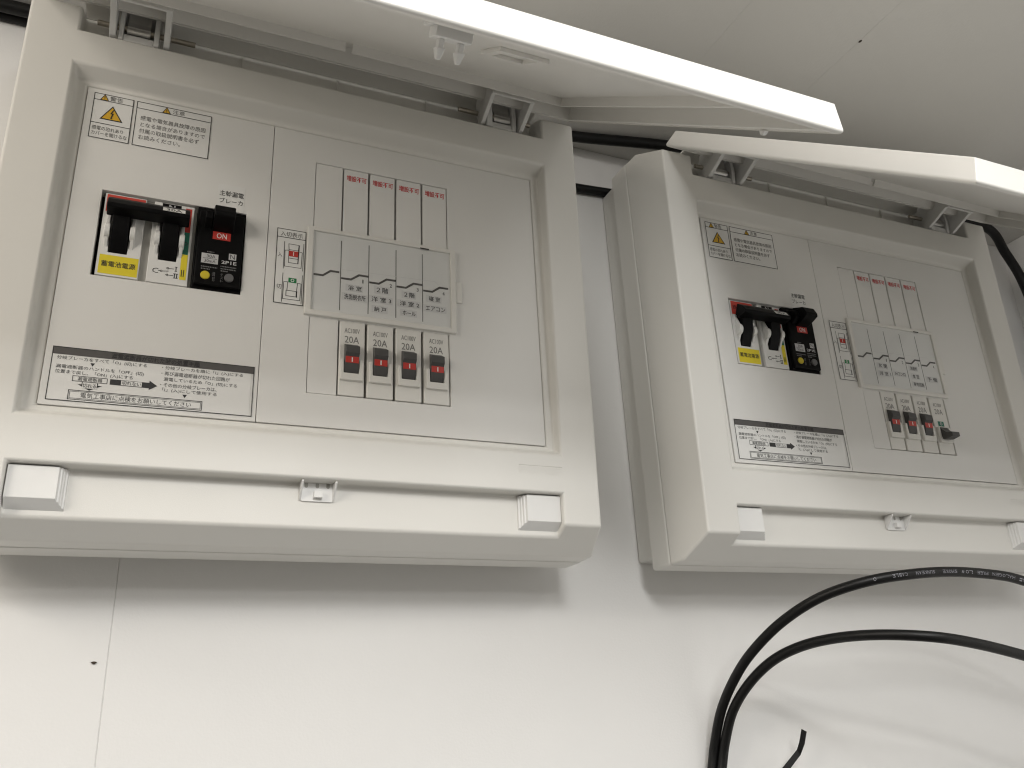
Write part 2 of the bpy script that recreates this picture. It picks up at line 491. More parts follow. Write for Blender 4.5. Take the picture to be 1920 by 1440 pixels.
RIB, FLOOR = 0.085, 0.165
def make_door(board, swing):
    # rim corner and directions, swung a little further about the hinge pin
    ca, sa = math.cos(swing), math.sin(swing)
    rot = lambda z, d: (z * ca + d * sa, d * ca - z * sa)
    A = rot(0.70 - 0.631, 0.157 - 0.045)
    A = (A[0] + 0.631, A[1] + 0.045)
    (uz, ud), (nz, nd) = rot(-0.617, 0.787), rot(0.787, 0.617)
    D = lambda x, s, n: (x, A[0] + uz * s + nz * n, A[1] + ud * s + nd * n)
    m = MB()
    def q(*pts):
        m.add([D(*p) for p in pts], [tuple(range(len(pts)))])
    def ring(x0, x1, s0, s1, n):
        return [(x0, s0, n), (x1, s0, n), (x1, s1, n), (x0, s1, n)]
    R = [ring(-0.415, 4.355, 0.04, 4.035, 0.0), ring(-0.438, 4.378, 0.012, 4.058, 0.004), ring(-0.448, 4.388, 0.003, 4.068, 0.014), ring(-0.45, 4.39, 0.0, 4.07, 0.028), ring(-0.415, 4.355, 0.07, 3.963, 0.178)]
    # underside: rim, floor, a thin rectangular rib with a gap at the middle of its hinge side
    xs = [-0.415, -0.375, -0.12, -0.09, 1.957, 2.014, 4.03, 4.06, 4.315, 4.355]
    ss = [0.04, 0.085, 0.47, 0.50, 3.82, 3.85, 3.925, 4.035]
    NX, NS = len(xs) - 1, len(ss) - 1
    def level(i, j):
        if i < 0 or j < 0 or i >= NX or j >= NS:
            return 0.0
        if i in (0, NX - 1) or j in (0, NS - 1):
            return 0.012
        if (i in (2, 6) and 2 <= j <= 4) or (j in (2, 4) and 2 <= i <= 6 and i != 4):
            return RIB
        return FLOOR
    for a, b in zip(R, R[1:]):
        for k in range(4):
            q(a[k], a[(k + 1) % 4], b[(k + 1) % 4], b[k])
    q(*R[-1])
    for i in range(len(xs) - 1):
        for j in range(len(ss) - 1):
            n = level(i, j)
            q((xs[i], ss[j], n), (xs[i + 1], ss[j], n), (xs[i + 1], ss[j + 1], n), (xs[i], ss[j + 1], n))
            for (a, b, di, dj) in (((i, j), (i + 1, j), 0, -1), ((i + 1, j), (i + 1, j + 1), 1, 0), ((i, j + 1), (i + 1, j + 1), 0, 1), ((i, j), (i, j + 1), -1, 0)):
                o = level(i + di, j + dj)
                if abs(o - n) > 1e-6 and (o < n):
                    q((xs[a[0]], ss[a[1]], n), (xs[b[0]], ss[b[1]], n), (xs[b[0]], ss[b[1]], o), (xs[a[0]], ss[a[1]], o))
    dr = m.build('door', 'door', board, bevel=0.014, seg=3, weld=True)
    # catch: block on the inside of the free edge with two sprung legs
    def dbox(m, x0, x1, s0, s1, n0, n1, tx=0.0, ts=0.0):
        vs = [D(x, s, n0) for s in (s0 + ts, s1 - ts) for x in (x0 + tx, x1 - tx)] + [D(x, s, n1) for s in (s0, s1) for x in (x0, x1)]
        m.add(vs, [(0, 1, 3, 2), (4, 6, 7, 5), (0, 4, 5, 1), (2, 3, 7, 6), (0, 2, 6, 4), (1, 5, 7, 3)])
    m = MB()
    dbox(m, 1.86, 2.11, 3.66, 3.87, 0.035, FLOOR)
    dbox(m, 1.885, 2.085, 3.69, 3.85, -0.03, 0.035)
    dbox(m, 1.845, 1.875, 3.70, 3.85, 0.02, FLOOR)
    m.build('catch_block', 'white', dr, bevel=0.008)
    for x in (1.92, 2.03):
        m = MB()
        dbox(m, x, x + 0.03, 3.735, 3.80, -0.075, -0.029)
        dbox(m, x - 0.008, x + 0.038, 3.72, 3.815, -0.135, -0.075, 0.012, 0.03)
        m.build('catch_leg', 'white', dr, bevel=0.006)
    m = MB()
    dbox(m, 2.62, 2.98, 2.25, 2.31, FLOOR - 0.03, FLOOR + 0.001)
    dbox(m, 2.62, 2.98, 2.62, 2.68, FLOOR - 0.03, FLOOR + 0.001)
    dbox(m, 2.62, 2.68, 2.31, 2.62, FLOOR - 0.03, FLOOR + 0.001)
    dbox(m, 2.92, 2.98, 2.31, 2.62, FLOOR - 0.03, FLOOR + 0.001)
    m.build('moulded_boss', 'door', dr, bevel=0.006)
    m = MB()
    dbox(m, 4.335, 4.375, 3.30, 3.36, -0.03, 0.001, 0.008, 0.015)
    m.build('rubber_stop', 'white', dr, bevel=0.004)
    return dr

def make_hinge(board, xs):
    pl0, pl1, pr0, pr1, il0, il1, ir0, ir1, s0, s1, p0, p1 = xs
    m = MB()
    arm = [(0.478, 0.06), (0.470, 0.125), (0.60, 0.43), (0.80, 0.36), (0.80, 0.02), (0.70, -0.02)]
    up = [(0.455, 0.02), (0.470, 0.105), (0.62, 0.120), (0.80, 0.100), (0.80, -0.135), (0.50, -0.135)]
    m.extx(up, il0, il1)
    m.extx(up, ir0, ir1)
    m.extx([(0.452, 0.03), (0.470, 0.098), (0.545, 0.085), (0.545, -0.05)], il1, ir0)
    h = m.build('hinge', 'white', board, bevel=0.008)
    for a, b in ((pl0, pl1), (pr0, pr1)):
        MB().extx(arm, a, b).build('hinge_arm', 'white', h, bevel=0.008)
    MB().box(pl0 + 0.002, pr1 - 0.002, 0.580, 0.650, 0.412, 0.440).build('crossbar', 'white', h, bevel=0.008)
    leaf = [(0.80, 0.040), (0.70, 0.055), (0.63, 0.088)]
    leaf += [(0.60 + 0.035 * math.cos(math.radians(a)), 0.055 + 0.035 * math.sin(math.radians(a))) for a in range(60, 300, 24)]
    back = [(z + 0.004, d - 0.012) for z, d in leaf[:3]]
    MB().extx(leaf + [(0.61, 0.03)] + back[::-1], s0, s1).build('spring', 'steel', h, recalc=True)
    MB().cylx(p0, p1, 0.631, 0.045, 0.024, 14).build('pin', 'pin', h, bevel=0.005)
    return h

def make_board(origin_world, rollz, label, var):
    ORG[:] = [XC, -3.66, WALL]
    b = thing('distribution_board', label, 'distribution board', origin_world, 'distribution boards on the wall')
    b.rotation_euler = (0, -rollz, 0)
    MB().box(-0.50, 4.44, -3.545, 0.84, WALL, -0.80).build('back_box', 'plastic', b, bevel=0.03, seg=3)
    MB().box(-0.556, 4.496, -3.672, 0.892, -0.815, -0.490).build('base_cover', 'plastic', b, bevel=0.028, seg=3)
    MB().box(-0.06, 4.0, -2.80, 0.045, -0.30, -0.235).build('gap_shade_plate', 'dark', b)  # added dark backing, so the gaps between parts look shaded
    make_cover(b)
    make_door(b, var['swing'])
    make_hinge(b, (0.098, 0.147, 0.517, 0.566, 0.165, 0.202, 0.437, 0.480, 0.226, 0.405, -0.006, 0.768))
    make_hinge(b, (3.405, 3.447, 3.810, 3.855, 3.475, 3.535, 3.745, 3.790, 3.565, 3.738, 3.200, 3.970))

    # ---- inner panels with their openings
    MB().plate([0.0, 0.211, 1.303, 1.4825], [-2.748, -1.690, -0.938, 0.0], {(1, 1)}, -0.11, 0.0).build('main_panel', 'panel', b, bevel=0.004)
    MB().plate([1.4875, 1.857, 3.079, 3.95], [-2.748, -2.470, -1.80, -0.96, -0.289, 0.0], {(1, 1), (1, 3)}, -0.11, 0.0).build('branch_panel', 'panel', b, bevel=0.004)

    # ---- warning sticker
    l = MB().rect(0.050, 0.348, -0.477, -0.042, 0.003).build('warning_label', 'paper', b)
    ink, am = MB(), MB()
    d = 0.0045
    ink.frame(0.053, 0.345, -0.474, -0.045, d)
    ink.line(0.053, -0.106, 0.345, -0.106, d)
    ink.line(0.053, -0.331, 0.345, -0.331, d)
    tri_mark(ink, am, 0.130, -0.102, 0.054, 0.058, d)
    ink.poly([(0.112, -0.289), (0.284, -0.289), (0.198, -0.146)], d)
    am.poly([(0.128, -0.280), (0.268, -0.280), (0.198, -0.163)], d + 0.0015)
    ink.poly([(0.203, -0.185), (0.186, -0.228), (0.199, -0.228), (0.193, -0.262), (0.186, -0.262), (0.196, -0.276), (0.208, -0.262), (0.201, -0.262), (0.213, -0.219), (0.199, -0.219), (0.212, -0.185)], d + 0.003)
    ink.build('symbols', 'ink', l)
    am.build('yellow_fill', 'amber', l)
    t = MB()
    t.text('警告', 0.169, 0.267, -0.097, -0.054, d)
    t.build('title_lettering', 'greyink', l)
    t = MB()
    t.text('感電の恐れあり', 0.068, 0.297, -0.398, -0.358, d)
    t.text('カバーを開けるな', 0.068, 0.330, -0.449, -0.409, d)
    t.build('lettering', 'greyink', l)

    # ---- caution sticker
    l = MB().rect(0.371, 0.960, -0.477, -0.042, 0.003).build('caution_label', 'paper', b)
    ink, am = MB(), MB()
    ink.frame(0.374, 0.957, -0.474, -0.045, d)
    ink.line(0.374, -0.108, 0.957, -0.108, d)
    tri_mark(ink, am, 0.602, -0.103, 0.056, 0.060, d)
    ink.build('symbols', 'ink', l)
    am.build('yellow_fill', 'amber', l)
    t = MB()
    t.text('注意', 0.650, 0.744, -0.096, -0.054, d)
    t.build('title_lettering', 'greyink', l)
    t = MB()
    t.text('感電や電気器具故障の原因', 0.412, 0.918, -0.222, -0.176, d)
    t.text('となる場合がありますので', 0.416, 0.918, -0.285, -0.241, d)
    t.text('付属の取扱説明書を必ず', 0.413, 0.876, -0.348, -0.302, d)
    t.text('お読みください。', 0.413, 0.733, -0.410, -0.364, d)
    t.build('lettering', 'greyink', l)

    # ---- procedure sticker
    l = MB().rect(0.045, 1.430, -2.713, -2.301, 0.003).build('procedure_label', 'paper', b)
    MB().rect(0.048, 1.449, -2.361, -2.304, d).build('header_band', 'band', l)
    ink = MB()
    ink.frame(0.048, 1.449, -2.710, -2.304, d)
    ink.poly([(0.300, -2.408), (0.331, -2.408), (0.315, -2.434)], d)
    ink.poly([(0.944, -2.585), (0.976, -2.585), (0.960, -2.612)], d)
    ink.frame(0.199, 0.425, -2.556, -2.517, d, 0.004)
    ink.poly([(0.234, -2.578), (0.262, -2.578), (0.262, -2.560), (0.368, -2.560), (0.368, -2.578), (0.396, -2.578), (0.315, -2.621)], d)
    ink.poly([(0.444, -2.560), (0.708, -2.560), (0.708, -2.574), (0.764, -2.537), (0.708, -2.500), (0.708, -2.517), (0.444, -2.517)], d)
    ink.frame(0.185, 1.086, -2.696, -2.627, d, 0.005)
    ink.frame(0.194, 1.077, -2.687, -2.636, d, 0.003)
    ink.build('symbols', 'ink', l)
    pt = MB()
    pt.rect(0.518, 0.658, -2.556, -2.521, d + 0.002)
    pt.poly([(0.268, -2.606), (0.362, -2.606), (0.362, -2.562), (0.268, -2.562)], d + 0.002)
    pt.build('arrow_boxes', 'paper', l)
    t = MB()
    t.text('漏電遮断器が切れた時の処置手順', 0.433, 1.047, -2.354, -2.312, d + 0.0015, 0.012)
    t.build('header_lettering', 'ink', l)
    t = MB()
    t.text('分岐ブレーカをすべて「O」(切)にする', 0.080, 0.678, -2.403, -2.369, d)
    t.text('漏電遮断器のハンドルを「OFF」(切)', 0.081, 0.663, -2.471, -2.437, d)
    t.text('位置まで戻し、「ON」(入)にする', 0.081, 0.592, -2.510, -2.476, d)
    t.text('漏電遮断器', 0.232, 0.393, -2.551, -2.521, d)
    t.text('切れる', 0.270, 0.358, -2.602, -2.570, d + 0.004)
    t.text('切れない', 0.524, 0.652, -2.553, -2.524, d + 0.004)
    t.text('電気工事店に点検をお願いしてください', 0.265, 1.010, -2.681, -2.641, d)
    t.text('・分岐ブレーカを順に「I」(入)にする', 0.783, 1.368, -2.402, -2.368, d)
    t.text('・再び漏電遮断器が切れた回路が', 0.783, 1.273, -2.447, -2.413, d)
    t.text('漏電しているため「O」(切)にする', 0.803, 1.330, -2.494, -2.460, d)
    t.text('・その他の分岐ブレーカは、', 0.783, 1.183, -2.538, -2.504, d)
    t.text('「I」(入)にして使用する', 0.800, 1.186, -2.579, -2.545, d)
    t.build('lettering', 'ink', l)

    # ---- on / off key sticker
    l = MB().rect(1.559, 1.801, -1.717, -1.016, 0.003).build('status_label', 'paper', b)
    ink, rd, gr, wt = MB(), MB(), MB(), MB()
    ink.frame(1.562, 1.798, -1.714, -1.019, d)
    ink.line(1.562, -1.098, 1.798, -1.098, d)
    w = 0.0045
    for x in (1.625, 1.784):
        ink.line(x, -1.138, x, -1.394, d, w)
        ink.line(x, -1.437, x, -1.700, d, w)
    ink.outline([(1.634, -1.371), (1.770, -1.371), (1.774, -1.222), (1.742, -1.216), (1.742, -1.333), (1.664, -1.333), (1.664, -1.216), (1.632, -1.221)], d, w)
    ink.outline([(1.664, -1.210), (1.740, -1.210), (1.745, -1.155), (1.660, -1.155)], d, w)
    ink.line(1.747, -1.160, 1.742, -1.330, d, 0.008)
    ink.line(1.664, -1.290, 1.742, -1.290, d, w)
    rd.rect(1.665, 1.741, -1.272, -1.220, d + 0.001)
    wt.rect(1.699, 1.706, -1.263, -1.229, d + 0.002)
    gr.rect(1.672, 1.738, -1.517, -1.474, d + 0.001)
    wr = MB()
    wr.ring(1.705, -1.4955, 0.012, d + 0.002, 0.005)
    ink.outline([(1.632, -1.672), (1.772, -1.672), (1.777, -1.517), (1.748, -1.513), (1.742, -1.592), (1.664, -1.592), (1.668, -1.513), (1.636, -1.517)], d, w)
    ink.frame(1.658, 1.740, -1.642, -1.592, d, w)
    ink.line(1.744, -1.594, 1.744, -1.644, d, 0.008)
    ink.build('symbols', 'ink', l)
    rd.build('red_mark', 'red', l)
    gr.build('green_mark', 'green', l)
    wt.build('white_stroke', 'paper', l)
    wr.build('white_ring', 'paper', l)
    t = MB()
    t.text('入切表示', 1.588, 1.772, -1.088, -1.040, d)
    t.build('title_lettering', 'greyink', l)
    t = MB()
    t.text('入', 1.574, 1.612, -1.290, -1.250, d)
    t.build('on_lettering', 'greyink', l)
    t = MB()
    t.text('切', 1.577, 1.619, -1.586, -1.544, d)
    t.build('off_lettering', 'greyink', l)

    # ---- changeover switch
    sw = MB()
    for a, e in ((0.237, 0.540), (0.596, 0.900)):
        sw.plate([a, a + 0.070, a + 0.205, e], [-1.672, -1.468, -1.13, -0.948], {(1, 1)}, -0.20, -0.022)
    sw = sw.build('changeover_switch', 'switch', b, bevel=0.006)
    g = MB()
    g.box(0.541, 0.595, -1.680, -0.942, -0.20, -0.062)
    g.box(0.901, 0.923, -1.680, -0.942, -0.20, -0.055)
    g.build('spacer', 'greyplastic', sw)
    for a in (0.237, 0.596):
        for o, w_ in ((0.028, 0.040), (0.210, 0.040)):
            m = MB()
            m.cylx(a + o, a + o + w_, -1.298, -0.002, 0.063, 24)
            m.extx([(-1.10, -0.03), (-1.298, 0.055), (-1.44, -0.03)], a + o + 0.006, a + o + w_ - 0.006)
            h = m.build('pivot_boss', 'switch', sw, bevel=0.007)
    MB().box(0.300, 0.80, -1.48, -1.12, -0.19, -0.12).build('slot_floor', 'black', sw)
    m = MB()
    m.extx([(-1.025, 0.055), (-1.083, 0.133), (-1.142, 0.174), (-1.172, 0.165), (-1.188, 0.05), (-1.13, 0.005)], 0.268, 0.866)
    arm = [(-1.09, 0.10), (-1.187, 0.070), (-1.30, 0.052), (-1.375, 0.020), (-1.462, -0.030), (-1.462, -0.11), (-1.09, -0.11)]
    m.extx(arm, 0.312, 0.437)
    m.extx(arm, 0.672, 0.797)
    m.build('handle', 'black', sw, bevel=0.008)
    # rating tag on the sloping top of the bar
    fd = lambda x, z: (x, z, 0.133 + (-1.083 - z) / 0.059 * 0.041 + 0.0045)
    m = MB().add([fd(0.664, -1.139), fd(0.829, -1.139), fd(0.829, -1.091), fd(0.664, -1.091)], [(0, 1, 2, 3)])
    m.build('rating_tag', 'paper', sw)
    fd2 = lambda x, z: (x, z, fd(x, z)[2] + 0.0015)
    MB().text('30A', 0.690, 0.805, -1.133, -1.098, 0, 0.01, fd2).build('rating_lettering', 'ink', sw)
    d = -0.0205
    MB().rect(0.246, 0.535, -1.118, -0.953, d).build('red_sticker_border', 'paper', sw)
    MB().rect(0.251, 0.530, -1.112, -0.959, d + 0.0015).build('red_sticker', 'redsticker', sw)
    MB().text('商用電源', 0.268, 0.515, -1.058, -1.002, d + 0.003, 0.01).build('red_sticker_lettering', 'darkred', sw)
    MB().rect(0.256, 0.531, -1.656, -1.494, d).build('yellow_sticker', 'yellow', sw)
    MB().text('蓄電池電源', 0.273, 0.513, -1.594, -1.545, d + 0.0015, 0.008).build('yellow_sticker_lettering', 'ink', sw)
    MB().rect(0.834, 0.881, -1.190, -0.970, d).build('red_stripe', 'red', sw)
    MB().rect(0.834, 0.881, -1.393, -1.190, d).build('green_stripe', 'teal', sw)
    MB().rect(0.835, 0.883, -1.620, -1.393, d).build('yellow_stripe', 'yellow', sw)
    MB().rect(0.656, 0.799, -1.010, -0.955, d).build('black_tag', 'black', sw)
    MB().text('N', 0.705, 0.752, -1.004, -0.963, d + 0.0015, 0.02).build('black_tag_lettering', 'paleprint', sw)
    m = MB()
    m.ring(0.856, -1.295, 0.013, d + 0.0015, 0.005)
    m.build('off_mark', 'ink', sw)
    m = MB()
    m.rect(0.845, 0.851, -1.594, -1.532, d + 0.0015)
    m.rect(0.860, 0.866, -1.594, -1.532, d + 0.0015)
    m.build('position_mark', 'ink', sw)
    m = MB()
    m.text('C', 0.635, 0.679, -1.589, -1.546, d)
    m.line(0.681, -1.566, 0.693, -1.566, d, 0.005)
    m.ring(0.700, -1.566, 0.007, d, 0.004)
    m.line(0.708, -1.566, 0.750, -1.560, d, 0.005)
    for z in (-1.535, -1.594):
        m.outline([(0.734, z), (0.748, z - 0.008), (0.748, z + 0.008)], d, 0.004)
        m.line(0.749, z, 0.788, z, d, 0.005)
    def roman(x, z0, z1):
        m.rect(x - 0.0035, x + 0.0035, z0, z1, d)
        m.rect(x - 0.009, x + 0.009, z0 - 0.003, z0 + 0.002, d)
        m.rect(x - 0.009, x + 0.009, z1 - 0.002, z1 + 0.003, d)
    roman(0.806, -1.552, -1.516)
    roman(0.799, -1.613, -1.576)
    roman(0.816, -1.613, -1.576)
    m.build('circuit_symbol', 'ink', sw)

    # ---- earth leakage breaker
    m = MB()
    m.box(0.926, 1.304, -1.690, -0.936, -0.20, -0.012)
    eb = m.build('leakage_breaker', 'black', b, bevel=0.008)
    MB().box(0.940, 1.290, -1.655, -0.985, -0.012, 0.028).build('face_block', 'black', eb, bevel=0.010)
    m = MB()
    m.extx([(-0.945, 0.02), (-1.000, 0.168), (-1.075, 0.207), (-1.112, 0.206), (-1.150, 0.096), (-1.165, 0.020)], 1.045, 1.206)
    m.extx([(-0.99, 0.02), (-1.02, 0.10), (-1.10, 0.12), (-1.15, 0.02)], 0.985, 1.045)
    m.build('handle', 'black', eb, bevel=0.010)
    d = 0.0295
    MB().rect(1.053, 1.191, -1.238, -1.166, d).build('on_plate', 'red', eb)
    MB().text('ON', 1.083, 1.161, -1.226, -1.178, d + 0.0015, 0.004).build('on_lettering', 'paper', eb)
    MB().rect(0.982, 1.110, -1.465, -1.376, d).build('rating_plate', 'paleprint', eb)
    m = MB()
    m.text('30A', 1.022, 1.088, -1.414, -1.386, d + 0.0015)
    m.line(0.995, -1.421, 1.100, -1.421, d + 0.0015, 0.003)
    m.text('30mA', 1.006, 1.092, -1.457, -1.430, d + 0.0015)
    m.text('N', 1.199, 1.236, -1.399, -1.357, d + 0.0025)
    m.build('rating_lettering', 'ink', eb)
    MB().rect(1.189, 1.247, -1.406, -1.350, d + 0.0008).build('letter_plate', 'paleprint', eb)
    m = MB().text('2P1E', 1.136, 1.252, -1.450, -1.420, d, 0.02)
    m.build('type_lettering', 'paleprint', eb)
    m = MB()
    m.text('漏電', 1.076, 1.096, -1.575, -1.537, d)
    m.text('表示', 1.077, 1.097, -1.620, -1.580, d)
    m.text('テ', 1.137, 1.156, -1.563, -1.541, d)
    m.text('ス', 1.138, 1.157, -1.591, -1.569, d)
    m.text('ト', 1.139, 1.158, -1.618, -1.596, d)
    random.seed(5)
    for x0, x1, zz in ((0.985, 1.108, -1.497), (0.986, 1.056, -1.517), (1.133, 1.254, -1.475), (1.134, 1.252, -1.496), (1.136, 1.19, -1.516), (1.022, 1.076, -1.360)):
        x = x0
        while x < x1:
            w = random.uniform(0.005, 0.011)
            m.rect(x, min(x + w, x1), zz - 0.005, zz + 0.005, d)
            x += w + 0.004
    m.build('small_print', 'dimprint', eb)
    MB().cyld(1.022, -1.574, 0.036, 0.02, 0.040).build('indicator_button', 'dotyellow', eb, bevel=0.006)
    MB().cyld(1.203, -1.574, 0.036, 0.02, 0.046).build('test_button', 'greybutton', eb, bevel=0.006)

    # ---- name tag above the breaker
    l = MB().rect(1.062, 1.277, -0.937, -0.690, 0.003).build('breaker_name_tag', 'paper', b)
    t = MB()
    t.text('主幹漏電', 1.078, 1.270, -0.802, -0.748, 0.0045, 0.006)
    t.text('ブレーカ', 1.080, 1.265, -0.870, -0.822, 0.0045, 0.006)
    t.build('lettering', 'ink', l)

    # ---- blank covers of the upper row
    for i in range(5):
        x0, x1 = BX[i] + (0.002 if i == 0 else 0.009), BX[i + 1] - (0.008 if i < 4 else 0.004)
        if i == 0:
            x1 = BX[1] - 0.004
        c = MB().box(x0, x1, -0.99, -0.2915, -0.19, -0.004 if i == 0 else -0.008).build('blank_cover', 'panel', b, bevel=0.006)
        if i:
            MB().rect(x0 + 0.003, x1 - 0.003, -0.462, -0.300, -0.0055).build('tag', 'paper', c)
            MB().text('増設不可', x0 + 0.022, x1 - 0.018, -0.413, -0.352, -0.0035, 0.012).build('tag_lettering', 'redink', c)

    # ---- branch breakers of the lower row
    MB().box(1.861, 2.099, -2.467, -1.77, -0.19, -0.004).build('filler_plate', 'panel', b, bevel=0.005)
    for i in range(1, 5):
        x0, x1 = BX[i] + 0.008, BX[i + 1] - (0.013 if i < 4 else 0.005)
        on = i not in var['off']
        c = (x0 + x1) / 2
        br = MB().box(x0, x1, -2.460, -1.78, -0.19, -0.006).build('branch_breaker', 'plastic', b, bevel=0.010, seg=3)
        t = MB()
        t.text('AC100V', c - 0.066, c + 0.062, -1.902, -1.858, -0.0045)
        t.text('20A', c - 0.063, c + 0.058, -1.992, -1.930, -0.0045, 0.003)
        t.build('rating_lettering', 'printgrey', br)
        # raised surround open towards the top
        hx0, hx1 = c - 0.064, c + 0.054
        m = MB().plate([c - 0.098, hx0 - 0.004, hx1 + 0.004, c + 0.094], [-2.330, -2.268, -2.150], {(1, 1)}, -0.008, 0.022)
        m.build('handle_surround', 'plastic', br, bevel=0.007)
        if on:
            prof = [(-1.995, -0.02), (-2.026, 0.030), (-2.040, 0.058), (-2.100, 0.060), (-2.128, 0.036), (-2.185, 0.034), (-2.230, 0.026), (-2.264, 0.008), (-2.264, -0.02)]
            MB().extx(prof, hx0, hx1).build('handle', 'charcoal', br, bevel=0.005)
            m = MB()
            m.add([(hx0 + 0.004, -2.128, 0.0375), (hx1 - 0.004, -2.128, 0.0375), (hx1 - 0.004, -2.184, 0.0355), (hx0 + 0.004, -2.184, 0.0355)], [(0, 3, 2, 1)])
            m.build('on_mark', 'red', br)
            MB().add([(c - 0.010, -2.136, 0.0387), (c + 0.000, -2.136, 0.0387), (c + 0.000, -2.176, 0.0372), (c - 0.010, -2.176, 0.0372)], [(0, 3, 2, 1)]).build('on_stroke', 'paper', br)
        else:
            MB().rect(hx0 + 0.010, hx1 - 0.018, -2.134, -2.076, -0.0045).build('off_mark', 'teal', br)
            MB().ring(c - 0.008, -2.105, 0.014, -0.003, 0.006).build('off_ring', 'paper', br)
            prof = [(-2.145, -0.02), (-2.150, 0.010), (-2.190, 0.040), (-2.228, 0.075), (-2.245, 0.150), (-2.292, 0.150), (-2.305, 0.060), (-2.290, -0.004), (-2.264, -0.02)]
            MB().extx(prof, hx0, hx1).build('handle', 'charcoal', br, bevel=0.005)

    # ---- circuit directory: card behind a clear cover in a raised frame
    m = MB().plate([1.808, 1.862, 3.090, 3.140], [-1.792, -1.743, -0.996, -0.956], {(1, 1)}, 0.0005, 0.032)
    m.plate([3.0905, 3.200], [-1.482, -1.272], set(), 0.001, 0.020)
    fr = m.build('directory_frame', 'plastic', b, bevel=0.010, seg=3)
    MB().rect(2.804, 2.886, -1.004, -0.991, 0.0335).build('notch_shade', 'dark', fr)  # flat dark patch: the notch's shade as colour, no hollow
    cd = MB().box(1.861, 3.091, -1.745, -0.994, 0.001, 0.012).build('circuit_card', 'card', b)
    d = 0.0135
    DV = [2.101, 2.344, 2.587, 2.829]
    m = MB()
    for x in DV:
        m.line(x, -1.050, x, -1.710, d, 0.006)
    m.build('divider_lines', 'greyink', cd)
    m = MB()
    st = [1.874] + [x + 0.006 for x in DV]
    for i, x in enumerate(st):
        k = 1.0 if i else 0.92
        p = [(x, -1.410), (x + 0.080 * k, -1.407), (x + 0.150 * k, -1.360), (x + 0.234 * k, -1.356)]
        m.poly([(p[0][0], -1.400), (p[1][0] + 0.003, -1.399), (p[2][0], -1.347), (p[3][0], -1.347), (p[3][0], -1.366), (p[2][0] + 0.006, -1.366), (p[1][0] + 0.006, -1.418), (p[0][0], -1.418)], d + 0.001)
    m.build('step_line', 'band', cd)
    m = MB()
    m.line(2.118, -1.325, 2.945, -1.303, d + 0.0005, 0.0035)
    m.line(2.945, -1.303, 2.995, -1.345, d + 0.0005, 0.0035)
    m.build('thin_line', 'tape', cd)
    tp, t = MB(), MB()
    for i, x in enumerate((2.294, 2.540, 2.783, 3.023)):
        t.text(str(i + 1), x - (0.004 if i == 0 else 0.009), x + (0.005 if i == 0 else 0.010), -1.430, -1.394, d + 0.002)
    for s, x0, x1, z, h in var['names']:
        tp.rect(x0 - 0.022, x1 + 0.012, z - h / 2 - 0.011, z + h / 2 + 0.011, d + 0.001)
        t.text(s, x0, x1, z - h / 2, z + h / 2, d + 0.0025, 0.006)
    tp.build('name_tapes', 'tape', cd)
    t.build('lettering', 'ink', cd)
    MB().rect(1.8625, 3.0895, -1.7425, -0.9965, 0.022).build('clear_cover', 'clear', b)

    # ---- latch buttons at the ends of the notch, and the catch between them
    for mir in (False, True):
        X = (lambda x: 2 * XC - x) if mir else (lambda x: x)
        m = MB()
        steps = [(0.205, 0.022), (0.212, -0.002), (0.226, -0.004), (0.230, -0.026), (0.240, -0.028), (0.245, -0.048), (0.258, -0.050), (0.262, -0.072)]
        pts = [(-0.108, -0.072), (-0.108, 0.022)] + steps
        # outline in x-d, swept down z with a slightly scooped underside
        n = len(pts)
        vs = [(X(x), -3.200, d) for x, d in pts] + [(X(x), -3.425 - 0.067 * (0.022 - d) / 0.094, d) for x, d in pts]
        fs = [tuple(range(n)), tuple(range(n, 2 * n))[::-1]] + [(i, n + i, n + (i + 1) % n, (i + 1) % n) for i in range(n)]
        m.add(vs, fs)
        m.build('latch_button', 'white', b, bevel=0.004)
    m = MB()
    m.extd([(1.850, -3.192), (1.858, -3.325), (1.870, -3.336), (2.098, -3.336), (2.110, -3.325), (2.118, -3.192)], -0.071, -0.054)
    side = [(-3.330, -0.055), (-3.205, 0.052), (-3.192, 0.050), (-3.192, -0.060), (-3.326, -0.060)]
    m.extx(side, 1.848, 1.864)
    m.extx(side, 2.104, 2.120)
    m.box(1.956, 2.022, -3.312, -3.262, -0.055, -0.010)
    cb = m.build('catch_bracket', 'white', b, bevel=0.005)
    m = MB()
    for x in (1.900, 1.985, 2.068):
        m.extd([(x - 0.013, -3.1935), (x + 0.013, -3.1935), (x + 0.013, -3.222), (x + 0.006, -3.230), (x - 0.006, -3.230), (x - 0.013, -3.222)], -0.056, -0.053)
    m.build('slot_shade', 'greyplastic', cb)  # grey marks paint the shade of the slots, nothing is cut
    return b

L_names = [('浴 室', 2.168, 2.285, -1.488, 0.046), ('洗面脱衣所', 2.137, 2.320, -1.575, 0.052),
           ('２階', 2.415, 2.517, -1.470, 0.052), ('洋 室 3', 2.372, 2.545, -1.562, 0.048), ('納 戸', 2.397, 2.502, -1.654, 0.046),
           ('２階', 2.660, 2.756, -1.476, 0.050), ('洋 室 2', 2.622, 2.797, -1.564, 0.048), ('ホール', 2.648, 2.764, -1.652, 0.042),
           ('寝 室', 2.885, 2.992, -1.480, 0.048), ('エアコン', 2.857, 3.036, -1.576, 0.044)]
R_names = [('玄 関', 2.158, 2.280, -1.488, 0.052), ('洋 室 1', 2.150, 2.315, -1.582, 0.048),
           ('IHコンロ', 2.385, 2.540, -1.562, 0.040),
           ('洗面所', 2.640, 2.745, -1.468, 0.046), ('食 堂', 2.652, 2.750, -1.566, 0.050), ('専用回路', 2.640, 2.800, -1.662, 0.046),
           ('予 備', 2.878, 3.030, -1.576, 0.052)]

